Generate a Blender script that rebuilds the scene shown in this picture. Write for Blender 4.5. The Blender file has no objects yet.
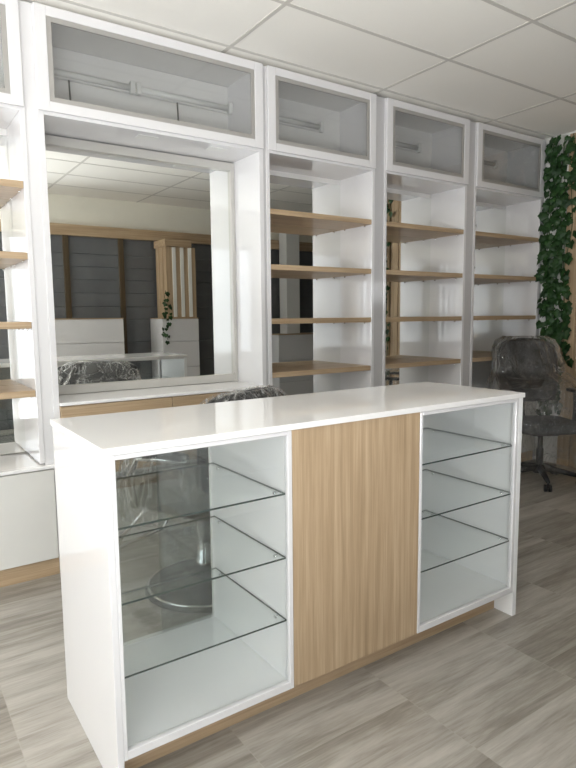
import bpy, bmesh, math, random
from math import sin, cos, pi
from mathutils import Vector, Matrix, noise as mnoise
random.seed(7)
S = bpy.context.scene
COL = S.collection

# ------------------------------------------------------------------ materials
def nmat(name):
    m = bpy.data.materials.new(name); m.use_nodes = True
    nt = m.node_tree
    for n in list(nt.nodes): nt.nodes.remove(n)
    out = nt.nodes.new('ShaderNodeOutputMaterial')
    return m, nt, out

def link(nt, a, b): nt.links.new(a, b)

def principled(nt, out, base=(.8, .8, .8), rough=.4, metal=0.0, spec=.5, coat=0.0):
    b = nt.nodes.new('ShaderNodeBsdfPrincipled')
    b.inputs['Base Color'].default_value = (*base, 1)
    b.inputs['Roughness'].default_value = rough
    b.inputs['Metallic'].default_value = metal
    b.inputs['Specular IOR Level'].default_value = spec
    b.inputs['Coat Weight'].default_value = coat
    b.inputs['Coat Roughness'].default_value = .04
    link(nt, b.outputs[0], out.inputs[0])
    return b

def noise_tex(nt, vec, scale, detail=4, rough=.55, dist=0):
    n = nt.nodes.new('ShaderNodeTexNoise')
    n.inputs['Scale'].default_value = scale
    n.inputs['Detail'].default_value = detail
    n.inputs['Roughness'].default_value = rough
    n.inputs['Distortion'].default_value = dist
    if vec is not None: link(nt, vec, n.inputs['Vector'])
    return n

def mapping(nt, scale, coord='Object', loc=(0, 0, 0)):
    tc = nt.nodes.new('ShaderNodeTexCoord')
    mp = nt.nodes.new('ShaderNodeMapping')
    mp.inputs['Scale'].default_value = scale
    mp.inputs['Location'].default_value = loc
    link(nt, tc.outputs[coord], mp.inputs['Vector'])
    return mp.outputs[0]

def ramp(nt, fac, stops):
    r = nt.nodes.new('ShaderNodeValToRGB')
    els = r.color_ramp.elements
    while len(els) < len(stops): els.new(.5)
    for e, (p, c) in zip(els, stops):
        e.position = p; e.color = (*c, 1)
    link(nt, fac, r.inputs[0])
    return r.outputs[0]

def math_n(nt, op, a, b=None):
    n = nt.nodes.new('ShaderNodeMath'); n.operation = op
    for i, v in enumerate((a, b)):
        if v is None: continue
        if isinstance(v, (int, float)): n.inputs[i].default_value = v
        else: link(nt, v, n.inputs[i])
    return n.outputs[0]

def mixc(nt, fac, a, b, mode='MIX'):
    n = nt.nodes.new('ShaderNodeMix'); n.data_type = 'RGBA'; n.blend_type = mode
    if isinstance(fac, (int, float)): n.inputs[0].default_value = fac
    else: link(nt, fac, n.inputs[0])
    for i, v in ((6, a), (7, b)):
        if isinstance(v, tuple): n.inputs[i].default_value = (*v, 1)
        else: link(nt, v, n.inputs[i])
    return n.outputs[2]

def bump(nt, h, b, strength=.1, dist=.01):
    n = nt.nodes.new('ShaderNodeBump')
    n.inputs['Strength'].default_value = strength
    n.inputs['Distance'].default_value = dist
    link(nt, h, n.inputs['Height']); link(nt, n.outputs[0], b.inputs['Normal'])

def plain(name, base, rough=.4, metal=0.0, spec=.5, coat=0.0, var=.03, vscale=6, bmp=0.0):
    m, nt, out = nmat(name)
    b = principled(nt, out, base, rough, metal, spec, coat)
    v = mapping(nt, (1, 1, 1))
    n = noise_tex(nt, v, vscale, 3)
    lo = tuple(max(0, c * (1 - var)) for c in base); hi = tuple(min(1, c * (1 + var)) for c in base)
    link(nt, ramp(nt, n.outputs[0], [(.3, lo), (.7, hi)]), b.inputs['Base Color'])
    if bmp:
        n2 = noise_tex(nt, v, vscale * 6, 3)
        bump(nt, n2.outputs[0], b, bmp, .004)
    return m

def wood(name, axis, dark, mid, light, rough=.42):
    m, nt, out = nmat(name)
    b = principled(nt, out, mid, rough, spec=.4)
    sc = [34, 34, 34]; sc[axis] = .9
    v = mapping(nt, tuple(sc))
    n1 = noise_tex(nt, v, 1.3, 6, .62, .25)
    sc2 = [210, 210, 210]; sc2[axis] = 5.0
    n2 = noise_tex(nt, mapping(nt, tuple(sc2)), 1.0, 3, .6)
    f = math_n(nt, 'ADD', math_n(nt, 'MULTIPLY', n1.outputs[0], .72), math_n(nt, 'MULTIPLY', n2.outputs[0], .28))
    c = ramp(nt, f, [(.34, dark), (.5, mid), (.64, light)])
    link(nt, c, b.inputs['Base Color'])
    bump(nt, f, b, .06, .002)
    return m

def glassy(name, tint=(.95, .97, .96), f0=.045, rough=.0, rcol=(1, 1, 1)):
    m, nt, out = nmat(name)
    tr = nt.nodes.new('ShaderNodeBsdfTransparent'); tr.inputs[0].default_value = (*tint, 1)
    gl = nt.nodes.new('ShaderNodeBsdfGlossy'); gl.inputs['Roughness'].default_value = rough
    gl.inputs['Color'].default_value = (*rcol, 1)
    lw = nt.nodes.new('ShaderNodeLayerWeight'); lw.inputs[0].default_value = .5
    p5 = math_n(nt, 'POWER', lw.outputs['Facing'], 5.0)
    f = math_n(nt, 'ADD', math_n(nt, 'MULTIPLY', p5, 1 - f0), f0)
    mx = nt.nodes.new('ShaderNodeMixShader')
    link(nt, f, mx.inputs[0]); link(nt, tr.outputs[0], mx.inputs[1]); link(nt, gl.outputs[0], mx.inputs[2])
    link(nt, mx.outputs[0], out.inputs[0])
    return m, nt, gl, mx

OAK = ((.345, .243, .145), (.452, .328, .206), (.548, .414, .274))
MAT = {}
MAT['white'] = plain('white gloss laminate', (.735, .725, .733), .05, spec=.5, var=.006)
MAT['white_lit'] = plain('lit copy of white laminate', (.89, .895, .90), .04, var=.005)  # lighter copy of the white laminate, brightening the dim display interior by colour
MAT['white_satin'] = plain('white satin board', (.77, .76, .745), .28, var=.01)
MAT['slab'] = plain('white polished stone', (.88, .87, .86), .05, spec=.55, var=.006)
MAT['greydoor'] = plain('pale grey gloss', (.70, .69, .66), .16, var=.01)
MAT['oak_z'] = wood('oak upright grain', 2, *OAK)
MAT['oak_x'] = wood('oak level grain', 0, *OAK)
MAT['oak_y'] = wood('oak deep grain', 1, *OAK)
MAT['frame'] = plain('pale grey mirror frame', (.52, .505, .475), .3)
MAT['dark_oak'] = wood('dark brown oak', 2, (.055, .038, .02), (.085, .058, .03), (.12, .085, .045))  # much darker browns than the oak of the header beam
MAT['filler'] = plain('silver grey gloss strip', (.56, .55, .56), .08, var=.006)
MAT['bars'] = plain('dark grey painted steel', (.07, .07, .072), .4)
MAT['alu'] = plain('brushed grey aluminium', (.42, .405, .385), .35, metal=.3, var=.03)
MAT['steel'] = plain('chrome', (.82, .82, .82), .07, metal=1, var=.0)
MAT['black_leather'] = plain('black leatherette', (.010, .010, .011), .45, var=.2, bmp=.15, vscale=20)
MAT['black_plastic'] = plain('black plastic', (.015, .015, .016), .35, var=.15)
MAT['mesh'] = plain('charcoal mesh fabric', (.03, .03, .031), .75, var=.25, vscale=120)
MAT['cream'] = plain('cream painted wall', (.88, .86, .77), .7, var=.015)
MAT['wallw'] = plain('white painted wall', (.78, .77, .74), .75, var=.02)
MAT['darkpanel'] = plain('slate grey board', (.13, .135, .142), .42, var=.12, vscale=3)
MAT['white_stripe'] = plain('white batten', (.8, .79, .75), .4, var=.01)
MAT['tube'] = plain('frosted tube', (.72, .72, .70), .25, var=.01)
MAT['cord'] = plain('cord rubber', (.10, .10, .085), .6)
MAT['edge'] = plain('dark joint', (.09, .09, .09), .6)
MAT['outdoor'] = plain('pale paving', (.55, .53, .5), .8)

m, nt, out = nmat('silvered mirror')
g = nt.nodes.new('ShaderNodeBsdfGlossy'); g.inputs['Roughness'].default_value = 0
g.inputs['Color'].default_value = (.91, .925, .905, 1); link(nt, g.outputs[0], out.inputs[0]); MAT['mirror'] = m
MAT['glass'] = glassy('clear glass', (.985, .992, .992))[0]
MAT['shelfglass'] = glassy('shelf glass', (.97, .983, .98))[0]
MAT['backglass'] = glassy('smoky sliding glass', (.86, .875, .868))[0]
MAT['cabglass'] = glassy('cabinet door glass', (.905, .91, .91), f0=.05)[0]
MAT['glassedge'] = plain('green glass edge', (.05, .068, .062), .15, var=.05)

# plastic film: thin, clear, milky creases with bright glints painted in as white
def film(name, scale, stretch, stops):
    m, nt, gl, mx = glassy(name, (.92, .92, .915), f0=.065, rough=.10)
    out = [n_ for n_ in nt.nodes if n_.type == 'OUTPUT_MATERIAL'][0]
    n = noise_tex(nt, mapping(nt, (1, 1, .35)), 16, 4, .6, 1.4)
    bp = nt.nodes.new('ShaderNodeBump'); bp.inputs['Strength'].default_value = .9; bp.inputs['Distance'].default_value = .03
    link(nt, n.outputs[0], bp.inputs['Height']); link(nt, bp.outputs[0], gl.inputs['Normal'])
    df = nt.nodes.new('ShaderNodeBsdfTranslucent'); df.inputs[0].default_value = (.93, .93, .92, 1)
    df2 = nt.nodes.new('ShaderNodeBsdfDiffuse'); df2.inputs[0].default_value = (.93, .93, .92, 1)
    ad = nt.nodes.new('ShaderNodeMixShader'); ad.inputs[0].default_value = .6
    link(nt, df.outputs[0], ad.inputs[1]); link(nt, df2.outputs[0], ad.inputs[2])
    n3 = noise_tex(nt, mapping(nt, (1, 1, stretch)), scale, 2.5, .5, 1.0)
    crease_glint = math_n(nt, 'ABSOLUTE', math_n(nt, 'SUBTRACT', n3.outputs[0], .5))
    cf = ramp(nt, crease_glint, [(p_, (v_, v_, v_)) for p_, v_ in stops])
    mx2 = nt.nodes.new('ShaderNodeMixShader'); link(nt, cf, mx2.inputs[0])
    link(nt, mx.outputs[0], mx2.inputs[1]); link(nt, ad.outputs[0], mx2.inputs[2]); link(nt, mx2.outputs[0], out.inputs[0])
    return m
MAT['film'] = film('clear plastic film', 9, .34, [(0, .26), (.006, .18), (.020, .05), (.08, .010)])
MAT['sheet'] = film('crumpled clear plastic sheet', 12, .15, [(0, .46), (.008, .32), (.024, .06), (.08, .010)])

# floor: 58 cm square tiles printed with grey timber strips
m, nt, out = nmat('grey timber look floor tile')
b = principled(nt, out, (.3, .28, .25), .3, spec=.45)
tc = nt.nodes.new('ShaderNodeTexCoord'); sx = nt.nodes.new('ShaderNodeSeparateXYZ'); link(nt, tc.outputs['Object'], sx.inputs[0])
X, Y = sx.outputs[0], sx.outputs[1]
tx = math_n(nt, 'DIVIDE', math_n(nt, 'SUBTRACT', X, .395), .58); ty = math_n(nt, 'DIVIDE', math_n(nt, 'ADD', Y, .285), .58)
ix = math_n(nt, 'FLOOR', tx); iy = math_n(nt, 'FLOOR', ty)
fx = math_n(nt, 'FRACT', tx); fy = math_n(nt, 'FRACT', ty)
strip = math_n(nt, 'FLOOR', math_n(nt, 'MULTIPLY', fy, 4.0))
cv = nt.nodes.new('ShaderNodeCombineXYZ'); link(nt, ix, cv.inputs[0]); link(nt, iy, cv.inputs[1]); link(nt, strip, cv.inputs[2])
wn = nt.nodes.new('ShaderNodeTexWhiteNoise'); wn.noise_dimensions = '3D'; link(nt, cv.outputs[0], wn.inputs['Vector'])
off = math_n(nt, 'MULTIPLY', wn.outputs['Value'], 37.0)
gv = nt.nodes.new('ShaderNodeCombineXYZ')
link(nt, math_n(nt, 'ADD', math_n(nt, 'MULTIPLY', X, 1.5), off), gv.inputs[0])
link(nt, math_n(nt, 'MULTIPLY', Y, 15.0), gv.inputs[1]); link(nt, off, gv.inputs[2])
g1 = noise_tex(nt, gv.outputs[0], 1.0, 6, .62, .5)
gv2 = nt.nodes.new('ShaderNodeCombineXYZ')
link(nt, math_n(nt, 'ADD', math_n(nt, 'MULTIPLY', X, 9), off), gv2.inputs[0]); link(nt, math_n(nt, 'MULTIPLY', Y, 110), gv2.inputs[1])
g2 = noise_tex(nt, gv2.outputs[0], 1.0, 3, .6)
f = math_n(nt, 'ADD', math_n(nt, 'MULTIPLY', g1.outputs[0], .72), math_n(nt, 'MULTIPLY', g2.outputs[0], .28))
f = math_n(nt, 'ADD', f, math_n(nt, 'MULTIPLY', math_n(nt, 'SUBTRACT', wn.outputs['Value'], .5), .17))
c = ramp(nt, f, [(.30, (.18, .16, .135)), (.45, (.29, .267, .232)), (.55, (.38, .355, .318)), (.70, (.48, .455, .412))])
def edge(fr, w):
    d = math_n(nt, 'ABSOLUTE', math_n(nt, 'SUBTRACT', fr, .5))
    return math_n(nt, 'GREATER_THAN', d, .5 - w)
j = math_n(nt, 'MAXIMUM', edge(fx, .003), edge(fy, .002))
link(nt, mixc(nt, math_n(nt, 'MULTIPLY', j, .55), c, (.40, .375, .33)), b.inputs['Base Color'])
link(nt, math_n(nt, 'ADD', math_n(nt, 'MULTIPLY', g1.outputs[0], .25), .22), b.inputs['Roughness'])
bump(nt, f, b, .08, .002)
MAT['floor'] = m

# ceiling tile with faint speckle
m, nt, out = nmat('white mineral ceiling tile')
b = principled(nt, out, (.8, .78, .74), .8, spec=.2)
n = noise_tex(nt, mapping(nt, (1, 1, 1)), 140, 2)
tc = nt.nodes.new('ShaderNodeTexCoord'); sx = nt.nodes.new('ShaderNodeSeparateXYZ'); link(nt, tc.outputs['Object'], sx.inputs[0])
ix = math_n(nt, 'FLOOR', math_n(nt, 'DIVIDE', math_n(nt, 'SUBTRACT', sx.outputs[0], 1.29), 1.175))
iy = math_n(nt, 'FLOOR', math_n(nt, 'DIVIDE', math_n(nt, 'SUBTRACT', sx.outputs[1], .475), .5575))
cv = nt.nodes.new('ShaderNodeCombineXYZ'); link(nt, ix, cv.inputs[0]); link(nt, iy, cv.inputs[1])
wn = nt.nodes.new('ShaderNodeTexWhiteNoise'); link(nt, cv.outputs[0], wn.inputs['Vector'])
f = math_n(nt, 'ADD', math_n(nt, 'MULTIPLY', n.outputs[0], .35), math_n(nt, 'MULTIPLY', wn.outputs['Value'], .5))
link(nt, ramp(nt, f, [(.1, (.86, .84, .79)), (.8, (.92, .90, .85))]), b.inputs['Base Color'])
MAT['ceiling'] = m
MAT['grid'] = plain('ceiling grid enamel', (.60, .58, .54), .5, var=.02)

# ivy
def leafmat(name, lo, hi):
    m, nt, out = nmat(name)
    b = principled(nt, out, lo, .45, spec=.35)
    n = noise_tex(nt, mapping(nt, (1, 1, 1)), 9, 3)
    link(nt, ramp(nt, n.outputs[0], [(.3, lo), (.7, hi)]), b.inputs['Base Color'])
    return m
MAT['leaf'] = leafmat('ivy leaf', (.008, .030, .008), (.03, .085, .02))
MAT['stem'] = plain('ivy stem', (.05, .08, .02), .6)

# ------------------------------------------------------------------ mesh helpers
class MB:
    def __init__(self): self.bm = bmesh.new(); self.mi = 0
    def _tag(self, faces):
        for f in faces: f.material_index = self.mi
    def box(self, x0, x1, y0, y1, z0, z1, bev=0.0, seg=1):
        r = bmesh.ops.create_cube(self.bm, size=1)
        vs = r['verts']
        for v in vs:
            v.co = Vector((x0 + (v.co.x + .5) * (x1 - x0), y0 + (v.co.y + .5) * (y1 - y0), z0 + (v.co.z + .5) * (z1 - z0)))
        fs = list({f for v in vs for f in v.link_faces}); self._tag(fs)
        if bev:
            es = list({e for v in vs for e in v.link_edges})
            bmesh.ops.bevel(self.bm, geom=es, offset=bev, segments=seg, affect='EDGES', profile=.6)
        return self
    def frame(self, x0, x1, y0, y1, z0, z1, wl, wr, wb, wt, bev=0.0):
        self.box(x0, x0 + wl, y0, y1, z0, z1, bev); self.box(x1 - wr, x1, y0, y1, z0, z1, bev)
        self.box(x0 + wl, x1 - wr, y0, y1, z0, z0 + wb, bev); self.box(x0 + wl, x1 - wr, y0, y1, z1 - wt, z1, bev)
        return self
    def cyl(self, c, r, z0, z1, seg=24, r2=None):
        self.lathe(c, [(r, z0), (r if r2 is None else r2, z1)], seg, caps=True); return self
    def lathe(self, c, prof, seg=32, caps=True):
        rings = []
        for r, z in prof:
            rings.append([self.bm.verts.new((c[0] + r * cos(2 * pi * k / seg), c[1] + r * sin(2 * pi * k / seg), z)) for k in range(seg)])
        fs = []
        for a, b_ in zip(rings, rings[1:]):
            for k in range(seg): fs.append(self.bm.faces.new((a[k], a[(k + 1) % seg], b_[(k + 1) % seg], b_[k])))
        if caps:
            fs.append(self.bm.faces.new(list(reversed(rings[0])))); fs.append(self.bm.faces.new(rings[-1]))
        self._tag(fs); return self
    def tube(self, pts, r, seg=8):
        pts = [Vector(p) for p in pts]; rings = []
        for i, p in enumerate(pts):
            rr = r[i] if isinstance(r, (list, tuple)) else r
            t = (pts[min(i + 1, len(pts) - 1)] - pts[max(i - 1, 0)]).normalized()
            a = Vector((0, 0, 1)) if abs(t.z) < .9 else Vector((1, 0, 0))
            u = t.cross(a).normalized(); w = t.cross(u)
            rings.append([self.bm.verts.new(p + rr * (cos(2 * pi * k / seg) * u + sin(2 * pi * k / seg) * w)) for k in range(seg)])
        fs = []
        for a, b_ in zip(rings, rings[1:]):
            for k in range(seg): fs.append(self.bm.faces.new((a[k], a[(k + 1) % seg], b_[(k + 1) % seg], b_[k])))
        fs.append(self.bm.faces.new(list(reversed(rings[0])))); fs.append(self.bm.faces.new(rings[-1]))
        self._tag(fs); return self
    def build(self, name, mats, parent=None, smooth=False, sub=0, bevmod=0.0):
        bmesh.ops.recalc_face_normals(self.bm, faces=self.bm.faces[:])
        me = bpy.data.meshes.new(name); self.bm.to_mesh(me); self.bm.free()
        if not isinstance(mats, (list, tuple)): mats = [mats]
        for mm in mats: me.materials.append(MAT[mm])
        if smooth:
            for p in me.polygons: p.use_smooth = True
        o = bpy.data.objects.new(name, me); COL.objects.link(o)
        if parent is not None: o.parent = parent
        if bevmod:
            md = o.modifiers.new('bevel', 'BEVEL'); md.width = bevmod; md.segments = 2
        if sub:
            md = o.modifiers.new('subdivision', 'SUBSURF'); md.levels = sub; md.render_levels = sub
        return o

def thing(name, label, cat, loc=(0, 0, 0), rz=0, group=None):
    o = bpy.data.objects.new(name, None); COL.objects.link(o); o.location = loc; o.rotation_euler = (0, 0, rz)
    o.empty_display_size = .1
    return tag(o, label, cat, group)
def tag(o, label, cat, group=None):
    o['label'] = label; o['category'] = cat
    if group: o['group'] = group
    return o
def struct(o, label=None):
    o['kind'] = 'structure'
    if label: o['label'] = label
    return o

# ------------------------------------------------------------------ measures
CEIL = 2.848; OPP = -2.30; BACK = 2.04; LEFT = -4.0; RIGHT = 7.4; STUB = 4.46
FD = 1.636            # faces of the overlay doors
FC = 1.654            # front edges of the carcasses
MY = 2.000            # mirror backs in the shelf units
ZT0, ZT1 = 2.340, 2.826
SHZ = (1.998, 1.659, 1.320, .978)

# ------------------------------------------------------------------ setting
o = struct(MB().box(LEFT - .2, RIGHT + .2, OPP - .2, BACK + .2, -.1, 0).build('floor', 'floor'))
o = struct(MB().box(LEFT - .2, RIGHT + .2, OPP - .2, BACK + .2, CEIL, CEIL + .1).build('ceiling', 'ceiling'))
g = MB()
x = 1.29 - 1.175 * 4
while x < RIGHT:
    if x > LEFT: g.box(x - .012, x + .012, OPP, BACK, CEIL - .002, CEIL)
    x += 1.175
y = .475 - .5575 * 5
while y < BACK:
    if y > OPP: g.box(LEFT, RIGHT, y - .012, y + .012, CEIL - .0022, CEIL)
    y += .5575
o = struct(g.build('trim_1', 'grid'), 'grey grid between the ceiling tiles')
struct(MB().box(LEFT - .2, RIGHT + .2, BACK, BACK + .2, 0, CEIL).build('wall_back', 'wallw'))
struct(MB().box(RIGHT, RIGHT + .2, OPP, BACK, 0, CEIL).build('wall_right', 'darkpanel'))
# left wall: shop front opening
WY0, WY1, WZ0, WZ1 = -1.95, 1.65, .12, 2.62
w = MB(); w.box(LEFT - .2, LEFT, OPP, WY0, 0, CEIL); w.box(LEFT - .2, LEFT, WY1, BACK, 0, CEIL)
w.box(LEFT - .2, LEFT, WY0, WY1, 0, WZ0); w.box(LEFT - .2, LEFT, WY0, WY1, WZ1, CEIL)
struct(w.build('wall_left', 'wallw'))
w = MB(); xx = LEFT - .10
n = 4
for k in range(n + 1):
    yy = WY0 + (WY1 - WY0) * k / n
    w.box(xx - .03, xx + .03, max(WY0, yy - .03), min(WY1, yy + .03), WZ0, WZ1)
for zz in (WZ0 + .03, 2.1, WZ1 - .03): w.box(xx - .029, xx + .029, WY0, WY1, zz - .03, zz + .03)
o = struct(w.build('window_1', 'white_satin'), 'white framed shop front window')
o2 = MB().box(xx - .004, xx + .004, WY0, WY1, WZ0, WZ1).build('glass_pane', 'glass', o)
# opposite wall: barred window on its left, panelling to the right
BX0, BX1, BZ0, BZ1 = -2.45, -1.5, .75, 2.35
DX0, DX1, DZ1 = -1.28, .22, 2.38          # glazed entrance door behind the photographer
RX0, RX1, RZ0, RZ1 = 5.80, 6.60, 1.50, 1.92  # window far to the right
w = MB(); xs_ = LEFT
for a_, b_, c_, d_ in ((BX0, BX1, BZ0, BZ1), (DX0, DX1, 0, DZ1), (RX0, RX1, RZ0, RZ1)):
    w.box(xs_, a_, OPP - .2, OPP, 0, CEIL); w.box(a_, b_, OPP - .2, OPP, d_, CEIL)
    if c_ > 0: w.box(a_, b_, OPP - .2, OPP, 0, c_)
    xs_ = b_
w.box(xs_, RIGHT, OPP - .2, OPP, 0, CEIL)
struct(w.build('wall_front', 'cream'))
w = MB(); w.frame(BX0, BX1, OPP - .13, OPP - .07, BZ0, BZ1, .05, .05, .05, .05)
for k in range(1, 6):
    xx = BX0 + (BX1 - BX0) * k / 6; w.box(xx - .038, xx + .038, OPP - .115, OPP - .085, BZ0 + .05, BZ1 - .05)
o = struct(w.build('window_2', 'bars'), 'window with upright dark bars')
MB().box(BX0, BX1, OPP - .145, OPP - .137, BZ0, BZ1).build('glass_pane', 'glass', o)
w = MB().frame(DX0, DX1, OPP - .13, OPP - .07, 0, DZ1, .07, .07, .10, .07); w.box((DX0 + DX1) / 2 - .05, (DX0 + DX1) / 2 + .05, OPP - .129, OPP - .071, .1, DZ1 - .07)
o = struct(w.build('door_1', 'white_satin'), 'white framed glass double door')
MB().box(DX0, DX1, OPP - .104, OPP - .096, 0, DZ1).build('glass_pane', 'glass', o)
w = MB().frame(RX0, RX1, OPP - .13, OPP - .07, RZ0, RZ1, .05, .05, .05, .05)
for k in range(1, 9):
    xx = RX0 + (RX1 - RX0) * k / 9; w.box(xx - .014, xx + .014, OPP - .115, OPP - .085, RZ0 + .05, RZ1 - .05)
o = struct(w.build('window_3', 'white_satin'), 'white window with upright bars at the right')
MB().box(RX0, RX1, OPP - .145, OPP - .137, RZ0, RZ1).build('glass_pane', 'glass', o)
# slate boards, timber posts and header of the opposite wall
w = MB()
zz = .02
for h in (.36, .36, .27, .30, .17, .17, .17, .16, .16, .215):
    w.box(.3, RX0 - .06, OPP, OPP + .022, zz + .003, zz + h - .003, .004); zz += h
w.box(.3, RX0 - .06, OPP, OPP + .012, 0, zz)
struct(w.build('trim_2', 'darkpanel'), 'slate grey level boards on the opposite wall')
struct(MB().box(.3, RIGHT, OPP, OPP + .07, 2.355, 2.49, .004).build('trim_3', 'oak_x'), 'oak header beam above the slate boards')
for i, px in enumerate((.42, 1.515, 2.21, 3.72, 4.45, 5.6)):
    struct(MB().box(px - .035, px + .035, OPP + .022, OPP + .05, 0, 2.355, .003).build('trim_%d' % (4 + i), 'dark_oak'), 'dark oak post over the slate boards')
# short return wall on the right, clad in oak boards
struct(MB().box(STUB, STUB + .12, .44, BACK, 0, CEIL).build('wall_stub', 'wallw'))
w = MB()
yy = .46
while yy < 1.40:
    w.box(STUB - .024, STUB, yy, min(yy + .115, 1.43), 0, CEIL - .02, .004); yy += .122
w.box(STUB - .012, STUB, .46, 1.42, 0, CEIL - .02)
struct(w.build('trim_10', 'oak_z'), 'upright oak boards on the right return wall')
struct(MB().box(STUB - .03, STUB + .15, .40, .44, 0, CEIL - .02, .004).build('trim_11', 'oak_z'), 'oak end post of the return wall')

# ------------------------------------------------------------------ cabinet pieces
def glass_door(parent, x0, x1, z0, z1, y=FD):
    th = .016
    d = MB().frame(x0, x1, y, y + th, z0, z1, .056, .056, .046, .046, .0015).build('door', 'white', parent)
    MB().frame(x0 + .056, x1 - .056, y + .004, y + th - .002, z0 + .046, z1 - .046, .024, .024, .024, .024, .001).build('inner_frame', 'alu', d)
    MB().box(x0 + .08, x1 - .08, y + .008, y + .012, z0 + .07, z1 - .07).build('glass_pane', 'cabglass', d)
    return d

def tube_light(parent, xa, xb, y, z, cord=None):
    b = MB().box(xa, xb, y + .012, y + .034, z - .022, z + .022, .003).build('tube_light', 'white_satin', parent)
    t = MB(); t.tube([(xa + .03, y, z), (xb - .03, y, z)], .017, 12); t.build('tube', 'tube', b, True)
    for xe in (xa, xb - .028):
        MB().box(xe, xe + .028, y - .022, y + .012, z - .034, z + .034, .003).build('end_cap', 'tube', b)
    if cord is not None:
        MB().tube([(cord, y + .02, z - .022), (cord, y + .015, z - .08), (cord + .004, y + .02, z - .17)], .005, 6).build('cord', 'cord', b, True)

def shelf_piece(parent, x0, x1, y0, y1, ztop):
    s = MB(); s.box(x0, x1, y0, y1, ztop - .033, ztop, .0012); s = s.build('shelf', 'oak_x', parent)
    for xx in (x0 + .004, x1 - .014):
        for yy in (y0 + .06, y1 - .06):
            MB().tube([(xx, yy, ztop - .040), (xx + .010, yy, ztop - .040)], .0055, 8).build('shelf_pin', 'steel', s, True)
    return s

def shelf_unit(x0, x1, dx0, dx1, label, bx=0.0):
    """x0..x1 carcass outer, dx0..dx1 door edges"""
    cx = (x0 + x1) / 2
    T = thing('shelf_unit', label, 'shelving', (cx, FC, 0), 0, 'white shelf units along the back wall')
    L, R = x0 - cx, x1 - cx; y0 = 0.0; yb = BACK - .006 - FC; ym = MY - FC; p = .025
    for a in (L, R - p):
        MB().box(a, a + p, y0, yb, .60, ZT1, .0012).build('side_panel', 'white', T)
    MB().box(L + p, R - p, ym + .006, yb, .60, ZT1).build('back_panel', 'white_satin', T)
    MB().box(L + p, R - p, y0, ym + .006, ZT1 - .018, ZT1).build('top_panel', 'white_satin', T)
    MB().box(L + p, R - p, y0, ym + .006, ZT0 - .014, ZT0 + .012, .001).build('middle_panel', 'white', T)
    MB().box(L + p + .001, R - p - .001, ym, ym + .005, .60, ZT0 - .05).build('mirror', 'mirror', T)
    for z in SHZ: shelf_piece(T, L + p + .001, R - p - .001, y0 + .004, ym - .004, z)
    glass_door(T, dx0 - cx, dx1 - cx, ZT0, ZT1, FD - FC)
    tube_light(T, L + .05, L + .05 + .62, ym - .04, 2.655, L + .16)
    # base
    MB().box(L, R + bx, FD - FC - .012, .002, .5745, .5915, .002).build('worktop_lip', 'slab', T)
    MB().box(L, R, .0025, yb, .5745, .5915, .002).build('base_worktop', 'slab', T)
    MB().box(L, R, y0 + .002, yb, .094, .5740).build('base_cabinet', 'white_satin', T)
    d = MB().box(dx0 - cx, dx1 - cx + bx, FD - FC, y0, .0945, .566, .0015).build('base_door', 'greydoor', T)
    MB().box(L, R + bx, .002, .0035 if bx else .03, 0, .0935).build('toe_kick', 'oak_x', T)
    return T

shelf_unit(-.695, .195, -.69, .189, 'white shelf unit at the left edge of the photo with a pale base cupboard', .042)
shelf_unit(1.560, 2.452, 1.568, 2.445, 'white shelf unit with oak shelves directly right of the big mirror')
shelf_unit(2.540, 3.424, 2.547, 3.417, 'white shelf unit second to the right of the big mirror')
shelf_unit(3.512, 4.426, 3.519, 4.419, 'white shelf unit at the far right beside the ivy')
for i, (a, b_) in enumerate(((.1955, .2495), (1.5405, 1.5595), (2.4525, 2.5395), (3.4245, 3.5115), (4.4265, 4.4595))):  # leftmost strip white, the rest a darker grey
    struct(MB().box(a, b_, FC + .004, FC + .022, 0, ZT1).build('trim_%d' % (12 + i), 'white' if i == 0 else 'filler'), 'filler strip between cabinets')

# wide unit with the big mirror
x0, x1 = .250, 1.540; cx = (x0 + x1) / 2
T = thing('mirror_unit', 'wide white dressing unit with big mirror, oak drawers and glazed top cabinet', 'cabinet', (cx, FC, 0))
L, R = x0 - cx, x1 - cx; p = .03; yb = BACK - .006 - FC; yw = 1.992 - FC
for a in (L, R - p): MB().box(a, a + p, 0, yb, 0, ZT1, .0012).build('side_panel', 'white', T)
MB().box(L + p, R - p, yw, yb, .05, ZT0 - .012).build('back_panel', 'white_satin', T)
MB().box(L + p, R - p, yw + .035, yb, ZT0 - .011, ZT1 - .02).build('upper_back_panel', 'white_satin', T)
MB().box(L + p, R - p, 0, yb, ZT1 - .018, ZT1).build('top_panel', 'white_satin', T)
MB().box(L + p, R - p, 0, yw + .034, ZT0 - .016, ZT0 + .012, .001).build('middle_panel', 'white', T)
zb, zt = .955, 2.268
MB().frame(L + p + .001, R - p - .001, yw - .034, yw, .907, zt + .05, .026, .026, .05, .05, .003).build('mirror_frame', 'frame', T)
MB().box(L + p + .027, R - p - .027, yw - .011, yw - .001, .957, zt).build('mirror', 'mirror', T)
MB().box(L + p, R - p, FD - FC - .004, yw, .888, .905, .002).build('ledge', 'slab', T)
for a, b_ in ((L + p + .002, -.0015), (.0015, R - p - .002)):
    d = MB().box(a, b_, FD - FC + .006, .30 - .06, .50, .884, .0015).build('drawer', 'oak_x', T)
MB().box(L + p, R - p, .25, .27, 0, .498).build('knee_panel', 'greydoor', T)
glass_door(T, .2532 - cx, 1.5338 - cx, ZT0, ZT1, FD - FC)
tube_light(T, L + .035, .868 - cx - .004, yw - .02, 2.655, .50 - cx)
tube_light(T, .868 - cx + .004, R - p - .004, yw - .02, 2.655, 1.14 - cx)
for xx in (.84, 1.27):
    MB().box(xx - cx - .055, xx - cx + .055, .055, .125, ZT0 - .0185, ZT0 - .0165).build('soffit_square', 'tube', T)  # pale flat rectangles under the soffit

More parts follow.
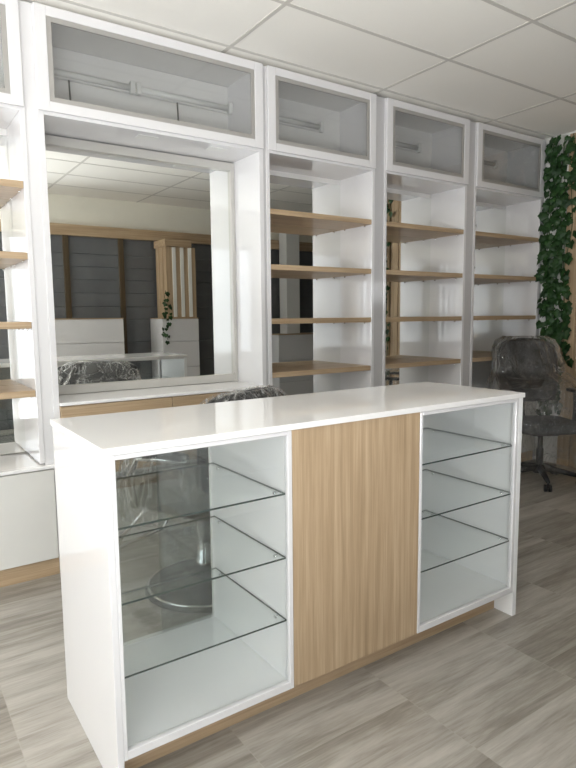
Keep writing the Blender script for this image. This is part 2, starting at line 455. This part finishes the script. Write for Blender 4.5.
# ------------------------------------------------------------------ display counter
C = thing('display_counter', 'white gloss counter with glass display ends and an oak middle panel', 'counter', (.9, .28, 0))
def cb(mb_, *a): return mb_
OX, OY = -.9, -.28
Lc, Dc = 1.799, .5645
def B(x0, x1, y0, y1, z0, z1, bev=0.0): return MB().box(x0 + OX, x1 + OX, y0 + OY, y1 + OY, z0, z1, bev)
B(-.006, Lc + .006, 0, Dc + .002, .980, 1.0, .0015).build('worktop', 'slab', C)
B(0, .018, .006, Dc, 0, .9795, .001).build('side_panel', 'white', C)
B(Lc - .026, Lc, .006, Dc, 0, .9795, .001).build('side_panel', 'white_lit', C)
B(.578, .594, .030, Dc, .1355, .9795).build('divider', 'white_lit', C)
B(1.172, 1.188, .030, Dc, .1355, .9795).build('divider', 'white_lit', C)
B(.0185, Lc - .0265, .030, Dc, .116, .135).build('bottom_panel', 'white_lit', C)
B(.0185, .5775, .030, Dc, .969, .9795).build('top_rail', 'white_satin', C)
B(1.1885, Lc - .0265, .030, Dc, .969, .9795).build('top_rail', 'white_satin', C)
B(.594, 1.172, .008, .026, .112, .9785, .0012).build('front_panel', 'oak_z', C)
B(.5945, 1.1715, Dc - .02, Dc - .002, .1355, .9785, .0012).build('rear_panel', 'white_satin', C)
B(.0185, Lc - .0265, .100, .116, 0, .1155).build('toe_kick', 'oak_x', C)
def display(xa, xb, wl, wr):
    f = MB().frame(xa + OX, xb + OX, .006 + OY, .027 + OY, .112, .9785, wl, wr, .026, .014, .0015).build('display_door', 'white', C)
    MB().box(xa + wl + OX, xb - wr + OX, .014 + OY, .018 + OY, .138, .9645).build('glass_pane', 'glass', f)
def gshelf(xa, xb, z):
    m_ = MB(); y0_, y1_ = .0215 + OY, .520 + OY
    m_.box(xa + OX, xb + OX, y0_, y1_, z - .006, z)
    for fc in m_.bm.faces:
        n_ = fc.normal; fc.material_index = 0 if abs(n_.z) > .9 else 1
    m_.bm.normal_update()
    for fc in m_.bm.faces: fc.material_index = 0 if abs(fc.normal.z) > .9 else 1
    s = m_.build('glass_shelf', ['shelfglass', 'glassedge'], C)
    for xx, dx in ((xa - .0015, .012), (xb + .0015, -.012)):
        for yy in (.075 + OY, .47 + OY):
            MB().tube([(xx + OX, yy, z - .012), (xx + OX + dx, yy, z - .012)], .0055, 8).build('shelf_pin', 'steel', s, True)
display(.0185, .5925, .011, .016)
display(1.1735, Lc - .0265, .013, .018)
for z in (.775, .562, .350):
    gshelf(.0205, .5755, z); gshelf(1.1905, Lc - .0285, z)
B(.020, .560, .540, .545, .1365, .968).build('sliding_glass', 'backglass', C)
B(.355, .577, .548, .553, .1365, .968).build('sliding_glass', 'backglass', C)
B(1.190, 1.50, .540, .545, .1365, .968).build('sliding_glass', 'glass', C)
B(1.47, Lc - .028, .548, .553, .1365, .968).build('sliding_glass', 'glass', C)
for xx in (.5768,):
    pass

# ------------------------------------------------------------------ soft shapes
def superring(cx, cy, hx, hy, e, n):
    pts = []
    for k in range(n):
        a = 2 * pi * k / n; c_, s_ = cos(a), sin(a)
        pts.append((cx + hx * math.copysign(abs(c_) ** e, c_), cy + hy * math.copysign(abs(s_) ** e, s_)))
    return pts
def loft(rings, closed_bottom=True, closed_top=True):
    m_ = MB(); bm = m_.bm
    vr = [[bm.verts.new(p) for p in r] for r in rings]
    n = len(vr[0])
    for a, b_ in zip(vr, vr[1:]):
        for k in range(n): bm.faces.new((a[k], a[(k + 1) % n], b_[(k + 1) % n], b_[k]))
    if closed_bottom: bm.faces.new(list(reversed(vr[0])))
    if closed_top: bm.faces.new(vr[-1])
    return m_
def cushion(cx, cy, hx, hy, z0, z1, crown=.015, e=.45, n=32):
    r = []
    for t, s in ((0, .93), (.12, .985), (.5, 1.0), (.85, .985), (.97, .93), (1.0, .8)):
        r.append([(x_, y_, z0 + (z1 - z0) * t) for x_, y_ in superring(cx, cy, hx * s, hy * s, e, n)])
    r.append([(x_, y_, z1 + crown) for x_, y_ in superring(cx, cy, hx * .4, hy * .4, e, n)])
    return loft(r)

def backpad(width, zlo, zhi, y, thick, crown, curve, lean, n=20, rows=12):
    """upholstered back: plane in x/z, local +y is the front; returns MB"""
    m_ = MB(); bm = m_.bm
    def ht(u): return zhi - crown * abs(u) ** 2.4
    front, rear = [], []
    for j in range(rows + 1):
        t = j / rows; fr, rr = [], []
        for i in range(n + 1):
            u = -1 + 2 * i / n
            z = zlo + (ht(u) - zlo) * t
            x_ = u * width / 2 * (1 - .10 * (1 - t) ** 2)
            yb_ = y + curve * u * u - lean * t
            edge_ = (1 - abs(u) ** 6) ** .5 * (1 - abs(2 * t - 1) ** 6) ** .5
            th_ = thick / 2 * max(edge_, .12)
            fr.append(bm.verts.new((x_, yb_ + th_, z))); rr.append(bm.verts.new((x_, yb_ - th_, z)))
        front.append(fr); rear.append(rr)
    for g_, fl in ((front, False), (rear, True)):
        for j in range(rows):
            for i in range(n):
                q_ = (g_[j][i], g_[j][i + 1], g_[j + 1][i + 1], g_[j + 1][i])
                bm.faces.new(q_ if fl else tuple(reversed(q_)))
    for j in range(rows):
        bm.faces.new((front[j][0], front[j + 1][0], rear[j + 1][0], rear[j][0]))
        bm.faces.new((front[j][n], rear[j][n], rear[j + 1][n], front[j + 1][n]))
    for i in range(n):
        bm.faces.new((front[0][i], rear[0][i], rear[0][i + 1], front[0][i + 1]))
        bm.faces.new((front[rows][i], front[rows][i + 1], rear[rows][i + 1], rear[rows][i]))
    return m_

def film_shell(levels, n=170, rows=120, amp=.018, seed=0.0, hem=.03):
    """levels: list of (z, cx, cy, hx, hy); crumpled open-bottomed bag, top closed"""
    m_ = MB(); bm = m_.bm
    def lerp(t):
        f_ = t * (len(levels) - 1); i = min(int(f_), len(levels) - 2); f_ -= i
        return [a + (b_ - a) * f_ for a, b_ in zip(levels[i], levels[i + 1])]
    rings = []
    for j in range(rows + 1):
        z, cx_, cy_, hx, hy = lerp(j / rows); ring = []
        for k, (x_, y_) in enumerate(superring(cx_, cy_, hx, hy, .6, n)):
            d = Vector((x_ - cx_, y_ - cy_, 0)); 
            if d.length > 1e-6: d.normalize()
            a = 2 * pi * k / n
            f1 = mnoise.noise(Vector((cos(a) * 5 + seed, sin(a) * 5, z * 2.2)))
            f2 = mnoise.noise(Vector((cos(a) * 13 + seed, sin(a) * 13, z * 6 + 4)))
            f3 = abs(mnoise.noise(Vector((cos(a) * 9 + seed + 9, sin(a) * 9, z * 12 + 4))))
            rg = 1 - min(1, abs(mnoise.noise(Vector((cos(a) * 8 + seed, sin(a) * 8, z * 1.6 + 7)))) * 5)
            r2 = 1 - min(1, abs(mnoise.noise(Vector((cos(a) * 17 + seed, sin(a) * 17, z * 7 + 1)))) * 4)
            off = amp * (f1 * 1.1 + f2 * .5 - f3 * .6 + rg * .55 + r2 * .3)
            zz = z + (hem * f1 if j == 0 else 0) + amp * .35 * f2
            ring.append(bm.verts.new((x_ + d.x * off, y_ + d.y * off, zz)))
        rings.append(ring)
    for a, b_ in zip(rings, rings[1:]):
        for k in range(n): bm.faces.new((a[k], a[(k + 1) % n], b_[(k + 1) % n], b_[k]))
    bm.faces.new(rings[-1])
    return m_

# ------------------------------------------------------------------ salon chair behind the counter
SA = math.atan2(.89, -.42) - pi / 2        # local +y faces the mirror
SC = Vector((.805, 1.085, 0))
T = thing('salon_chair', 'black low-backed salon chair on a round chrome base behind the counter', 'chair', SC, SA)
b = MB().lathe((0, 0), [(.292, 0), (.300, .006), (.292, .020), (.16, .034), (.06, .046), (.05, .075)], 48).build('base', 'black_plastic', T, True)
r = MB(); r.tube([(.282 * cos(2 * pi * k / 48), .282 * sin(2 * pi * k / 48), .026) for k in range(49)], .007, 8); r.build('rim', 'steel', b, True)
MB().lathe((0, 0), [(.050, .07), (.050, .14), (.042, .15), (.042, .37), (.06, .39), (.06, .405)], 28).build('pump_column', 'steel', T, True)
MB().tube([(.03, .0, .14), (.10, -.05, .12), (.20, -.08, .15), (.25, -.09, .16)], .007, 8).build('pump_lever', 'steel', T, True)
MB().box(-.17, .17, -.16, .16, .400, .425, .006).build('seat_plate', 'black_plastic', T)
cushion(0, .02, .255, .25, .425, .545).build('seat', 'black_leather', T, True, 1)
backpad(.60, .56, 1.004, -.235, .10, .04, .05, .05).build('backrest', 'black_leather', T, True, 1)
for s in (-1, 1):
    a = MB(); a.tube([(s * .27, .19, .45), (s * .295, .20, .60), (s * .30, .14, .70), (s * .30, -.16, .72)], .016, 10); a = a.build('armrest', 'steel', T, True)
    cushion(s * .30, .01, .030, .17, .715, .745, .004).build('arm_pad', 'black_leather', a, True, 1)
MB().tube([(-.2, .20, .41), (-.18, .38, .25), (-.17, .44, .16), (.17, .44, .16), (.18, .38, .25), (.2, .20, .41)], .011, 8).build('footrest', 'steel', T, True)
lv = [(.40, 0, 0, .335, .33), (.52, 0, 0, .345, .325), (.70, 0, -.03, .345, .29), (.80, 0, -.14, .345, .185), (.93, 0, -.26, .295, .085), (.975, 0, -.275, .24, .07), (1.0, 0, -.28, .17, .04)]
f = film_shell(lv, amp=.036, seed=3.1, hem=.12).build('plastic_cover', 'sheet', None, True)
f.location = SC; f.rotation_euler = (0, 0, SA)
tag(f, 'crumpled clear plastic sheet draped over the salon chair behind the counter', 'plastic cover', 'plastic sheets on the chairs')

# ------------------------------------------------------------------ office chair on the right
OA = math.atan2(-.87, -.50) - pi / 2
OC = Vector((3.82, 1.20, 0))
T = thing('office_chair', 'black mesh office chair on castors in front of the ivy', 'chair', OC, OA)
hub = MB().lathe((0, 0), [(.045, .075), (.05, .09), (.05, .125), (.035, .14)], 20).build('base_hub', 'black_plastic', T, True)
a0 = math.atan2(-.205, -.205) - OA - .0
for k in range(5):
    a = a0 + 2 * pi * k / 5; ex, ey = .295 * cos(a), .295 * sin(a)
    lg = MB().tube([(.03 * cos(a), .03 * sin(a), .115), (.16 * cos(a), .16 * sin(a), .100), (ex, ey, .078)], [.028, .023, .017], 8).build('leg', 'black_plastic', T, True)
    c_ = MB(); px_, py_ = -sin(a), cos(a)
    for s in (-1, 1):
        q0 = Vector((ex + s * px_ * .007, ey + s * py_ * .007, .029)); q1 = Vector((ex + s * px_ * .025, ey + s * py_ * .025, .029))
        c_.tube([q0, q1], .028, 16)
    c_.tube([(ex, ey, .03), (ex, ey, .08)], .007, 8)
    c_.build('castor', 'black_plastic', lg, True)
MB().lathe((0, 0), [(.028, .13), (.028, .27), (.02, .275), (.02, .39)], 20).build('gas_column', 'black_plastic', T, True)
MB().box(-.11, .11, -.12, .10, .385, .42, .01).build('tilt_mechanism', 'black_plastic', T)
cushion(0, .02, .25, .245, .42, .505, .01).build('seat', 'mesh', T, True, 1)
bk = backpad(.50, .62, 1.125, -.275, .022, .05, .07, .08).build('backrest', 'mesh', T, True, 1)
fr = []
W_ = .50
for t in [i / 40 for i in range(41)]:
    a = 2 * pi * t; cu, su = cos(a), sin(a)
    u = math.copysign(abs(cu) ** .35, cu); vv = math.copysign(abs(su) ** .35, su)
    tt = (vv + 1) / 2; z = .62 + (1.125 - .05 * abs(u) ** 2.4 - .62) * tt
    fr.append((u * W_ / 2 * (1 - .10 * (1 - tt) ** 2), -.275 + .07 * u * u - .08 * tt, z))
MB().tube(fr, .013, 8).build('back_frame', 'black_plastic', T, True)
MB().tube([(0, -.08, .40), (0, -.27, .42), (0, -.33, .55), (0, -.33, .75)], [.03, .026, .022, .018], 8).build('back_stem', 'black_plastic', T, True)
MB().box(-.17, .17, -.285, -.262, .72, .80, .008).build('lumbar_pad', 'black_plastic', T)
for s in (-1, 1):
    a = MB(); a.tube([(s * .16, 0, .41), (s * .27, 0, .44), (s * .285, -.01, .60), (s * .285, -.02, .715)], .017, 8); a = a.build('armrest', 'black_plastic', T, True)
    cushion(s * .285, .02, .042, .135, .712, .738, .003).build('arm_pad', 'black_plastic', a, True, 1)
lv = [(.14, 0, 0, .27, .27), (.30, 0, 0, .34, .32), (.45, 0, 0, .35, .33), (.62, 0, -.01, .36, .30), (.76, 0, -.07, .35, .26), (.86, 0, -.25, .29, .12), (1.06, 0, -.31, .27, .085), (1.12, 0, -.325, .24, .065), (1.150, 0, -.33, .18, .03)]
f = film_shell(lv, amp=.030, seed=8.7, hem=.06).build('plastic_cover', 'film', None, True)
f.location = OC; f.rotation_euler = (0, 0, OA)
tag(f, 'clear plastic bag pulled over the mesh office chair at the right', 'plastic cover', 'plastic sheets on the chairs')

# ------------------------------------------------------------------ ivy
LEAF = [(0, 0), (.18, -.12), (.44, -.10), (.46, .12), (.60, .36), (.40, .52), (.22, .70), (0, .96), (-.22, .70), (-.40, .52), (-.60, .36), (-.46, .12), (-.44, -.10), (-.18, -.12)]
def leaf(bm, pos, nrm, up, size):
    nrm = nrm.normalized(); t = (up - up.dot(nrm) * nrm)
    if t.length < 1e-4: t = Vector((0, 0, 1)).cross(nrm)
    t.normalize(); s = t.cross(nrm)
    c0 = bm.verts.new(pos + t * size * .28 + nrm * size * .10)
    vs = []
    for (a, b_) in LEAF:
        bend = -.22 * (a * a) - .10 * b_ * b_
        vs.append(bm.verts.new(pos + s * a * size + t * b_ * size + nrm * bend * size))
    for i in range(len(vs)):
        bm.faces.new((c0, vs[i], vs[(i + 1) % len(vs)]))
def ivy(x, y, ztop, zbot, out_dir, label, group, sway, nleaf, size=.052, spread=.045):
    o_ = Vector(out_dir); side = Vector((-o_.y, o_.x, 0))
    T = thing('ivy_strand', label, 'plant', (x, y, zbot), 0, group)
    pts = []; n = 26; ph = random.random() * 6
    for i in range(n + 1):
        t = i / n; z = ztop - (ztop - zbot) * t
        pts.append(Vector((0, 0, z - zbot)) + side * (sway * sin(ph + t * 7) + .012 * sin(ph * 2 + t * 19)) + o_ * (.012 + .012 * sin(ph + t * 11)))
    MB().tube(pts, .0035, 6).build('stem', 'stem', T, True)
    lf = MB()
    for i in range(nleaf):
        t = (i + random.random()) / nleaf; k = min(int(t * n), n - 1); p_ = pts[k].lerp(pts[k + 1], t * n - k)
        sd = random.choice((-1, 1)) * random.uniform(.3, 1.0)
        p_ = p_ + side * sd * spread + o_ * random.uniform(.004, .055) + Vector((0, 0, random.uniform(-.02, .02)))
        nr = o_ + side * random.uniform(-.7, .7) + Vector((0, 0, random.uniform(-.1, .7)))
        up = Vector((0, 0, -1)) + side * sd * random.uniform(.1, .9)
        leaf(lf.bm, p_, nr, up, size * random.uniform(.7, 1.2))
    lf.build('leaves', 'leaf', T)
    return T
G = 'ivy strands hanging beside the far shelf unit'
for i, (y, zt, zb, nl, txt) in enumerate((
    (1.580, 2.80, .55, 90, 'green ivy strand hanging closest to the far right shelf unit'),
    (1.555, 2.82, .35, 95, 'green ivy strand second from the far right shelf unit'),
    (1.500, 2.81, .45, 95, 'green ivy strand in the middle of the ivy screen by the oak boards'),
    (1.445, 2.80, .60, 85, 'green ivy strand where the white wall meets the oak boards'),
    (1.390, 2.82, .90, 46, 'green ivy strand hanging over the edge of the oak boards'),
    (1.315, 2.82, 2.36, 30, 'short green ivy strand just under the ceiling on the oak boards'))):
    ivy(STUB - (.004 if y > 1.43 else .028), y, zt, zb, (-1, 0, 0), txt, G, .022, int(nl * 1.15), .066, .045)
ivy(STUB - .034, .425, 2.75, .6, (-1, 0, 0), 'green ivy strand on the end post of the oak wall, seen in the shelf mirror', 'ivy strands by the oak posts', .02, 70)

# ------------------------------------------------------------------ the far side of the room, seen in the mirrors
def white_chest(name, x0, x1, y0, y1, z1, lines, label, rows):
    cx, cy = (x0 + x1) / 2, (y0 + y1) / 2
    T = thing(name, label, 'cabinet', (cx, y0, 0), 0, 'white chests along the opposite wall')
    a, b_, d = x0 - cx, x1 - cx, y1 - y0
    MB().box(a, b_, 0, d - .02, .08, z1 - .012).build('body', 'white', T)
    MB().box(a - .003, b_ + .003, 0, d + .003, z1 - .012, z1, .001).build('top_edge', 'oak_x', T)
    MB().box(a + .01, b_ - .01, 0, d - .05, 0, .08).build('plinth', 'oak_x', T)
    zz = [.085] + list(lines) + [z1 - .014]
    for lo, hi in zip(zz, zz[1:]):
        MB().box(a, b_, d - .019, d, lo + .004, hi - .004, .001).build('drawer', 'white', T)
    return T
YB = OPP + .052
white_chest('drawer_chest', 1.05, 2.056, YB, -1.83, 1.335, (.30, .66, 1.035), 'wide white drawer chest left of the slatted column, reflected in the big mirror', 3)
white_chest('drawer_chest', 2.571, 3.085, YB, -1.83, 1.328, (.28, .68, 1.02), 'narrow white drawer chest carrying the slatted oak column, reflected in the big mirror', 3)
white_chest('drawer_chest', 4.38, 5.30, YB, -1.80, 1.07, (.36, .68, .97), 'low white drawer chest reflected in the shelf unit mirror', 3)
T = thing('slatted_column', 'square oak column with white upright stripes standing on the narrow white chest', 'column', (2.875, -1.88, 1.3285))
a, b_ = 2.668 - 2.875, 3.085 - 2.875
MB().box(a, b_, -.34, 0, 0, .92).build('shaft', 'oak_z', T)
for k in range(3):
    xx = a + .085 + .112 * k
    MB().box(xx, xx + .05, 0, .012, .01, .915, .003).build('stripe', 'white_stripe', T)
for k in range(2):
    yy = -.26 + .12 * k
    MB().box(a - .010, a, yy, yy + .05, .01, .915, .003).build('batten', 'oak_z', T)
MB().box(a - .02, b_ - .06, -.345, .03, .921, 1.01, .004).build('cap', 'oak_x', T)
ivy(2.625, -1.845, 1.68, 1.04, (0, 1, 0), 'small ivy strand trailing over the chest by the slatted column', 'ivy strands by the oak posts', .02, 26, .05, .04)
T = thing('post', 'white square post on the low chest, reflected in the left part of the shelf mirror', 'post', (4.80, OPP + .18, 1.0705))
MB().box(-.12, .12, -.1, .1, 0, CEIL - 1.0705 - .006, .003).build('shaft', 'white_satin', T)

# ------------------------------------------------------------------ outside and light
struct(MB().box(-9, 9, -8, OPP - .21, -.15, -.05).build('ground', 'outdoor'), 'paving outside the entrance')
def area(name, loc, rot, sx, sy, power, col):
    l = bpy.data.lights.new(name, 'AREA'); l.shape = 'RECTANGLE'; l.size = sx; l.size_y = sy; l.energy = power; l.color = col
    o_ = bpy.data.objects.new(name, l); COL.objects.link(o_); o_.location = loc; o_.rotation_euler = rot
    return o_
area('daylight_shop_front', (LEFT - .19, (WY0 + WY1) / 2, (WZ0 + WZ1) / 2), (0, -pi / 2, 0), WZ1 - WZ0, WY1 - WY0, 78, (.94, .965, 1.0))
area('added_side_bounce', (LEFT - 1.3, .1, -.03), (pi, 0, 0), 2.2, 4.4, 960, (.985, .985, 1.0))  # added upward lamp in place of sunlit paving, lifts the ceiling
area('daylight_barred_window', ((BX0 + BX1) / 2, OPP - .19, (BZ0 + BZ1) / 2), (pi / 2, 0, 0), BX1 - BX0, BZ1 - BZ0, 150, (.92, .955, 1.0))
area('added_entrance_bounce', ((BX0 + BX1) / 2, OPP - 1.6, -.03), (pi, 0, 0), 3.0, 2.4, 1080, (.985, .985, 1.0))  # second added lamp aimed up from outside, extra bounce into the room
area('daylight_entrance', ((DX0 + DX1) / 2, OPP - .19, DZ1 / 2), (pi / 2, 0, 0), DX1 - DX0, DZ1, 42, (.92, .955, 1.0))
area('daylight_right_window', ((RX0 + RX1) / 2, OPP - .19, (RZ0 + RZ1) / 2), (pi / 2, 0, 0), RX1 - RX0, RZ1 - RZ0, 9, (.95, .97, 1.0))
W = bpy.data.worlds.new('sky'); S.world = W; W.use_nodes = True
bg = W.node_tree.nodes['Background']; bg.inputs[0].default_value = (.80, .88, 1.0, 1); bg.inputs[1].default_value = 1.0

# ------------------------------------------------------------------ camera
cx, cy, cz, yaw, pit, rol, fpx = -.4556, -1.5108, 1.3361, .5989, .1137, -.0101, 594.68
fwd = Vector((sin(yaw) * cos(pit), cos(yaw) * cos(pit), -sin(pit)))
r0 = Vector((cos(yaw), -sin(yaw), 0)); u0 = r0.cross(fwd)
rr = r0 * cos(rol) + u0 * sin(rol); uu = u0 * cos(rol) - r0 * sin(rol)
cam = bpy.data.cameras.new('camera'); cam.sensor_fit = 'AUTO'; cam.sensor_width = 36; cam.lens = fpx / 768 * 36
cam.clip_start = .02
co = bpy.data.objects.new('camera', cam); COL.objects.link(co)
M = Matrix((rr, uu, -fwd)).transposed().to_4x4(); M.translation = (cx, cy, cz)
co.matrix_world = M
S.camera = co
S.view_settings.view_transform = 'Standard'; S.view_settings.look = 'None'
S.view_settings.exposure = -0.36; S.view_settings.gamma = 1.0; S.view_settings.use_curve_mapping = False
S.cycles.max_bounces = 20; S.cycles.diffuse_bounces = 14; S.cycles.glossy_bounces = 12
S.cycles.transparent_max_bounces = 24; S.cycles.caustics_reflective = True; S.cycles.sample_clamp_indirect = 10
S.cycles.use_denoising = True
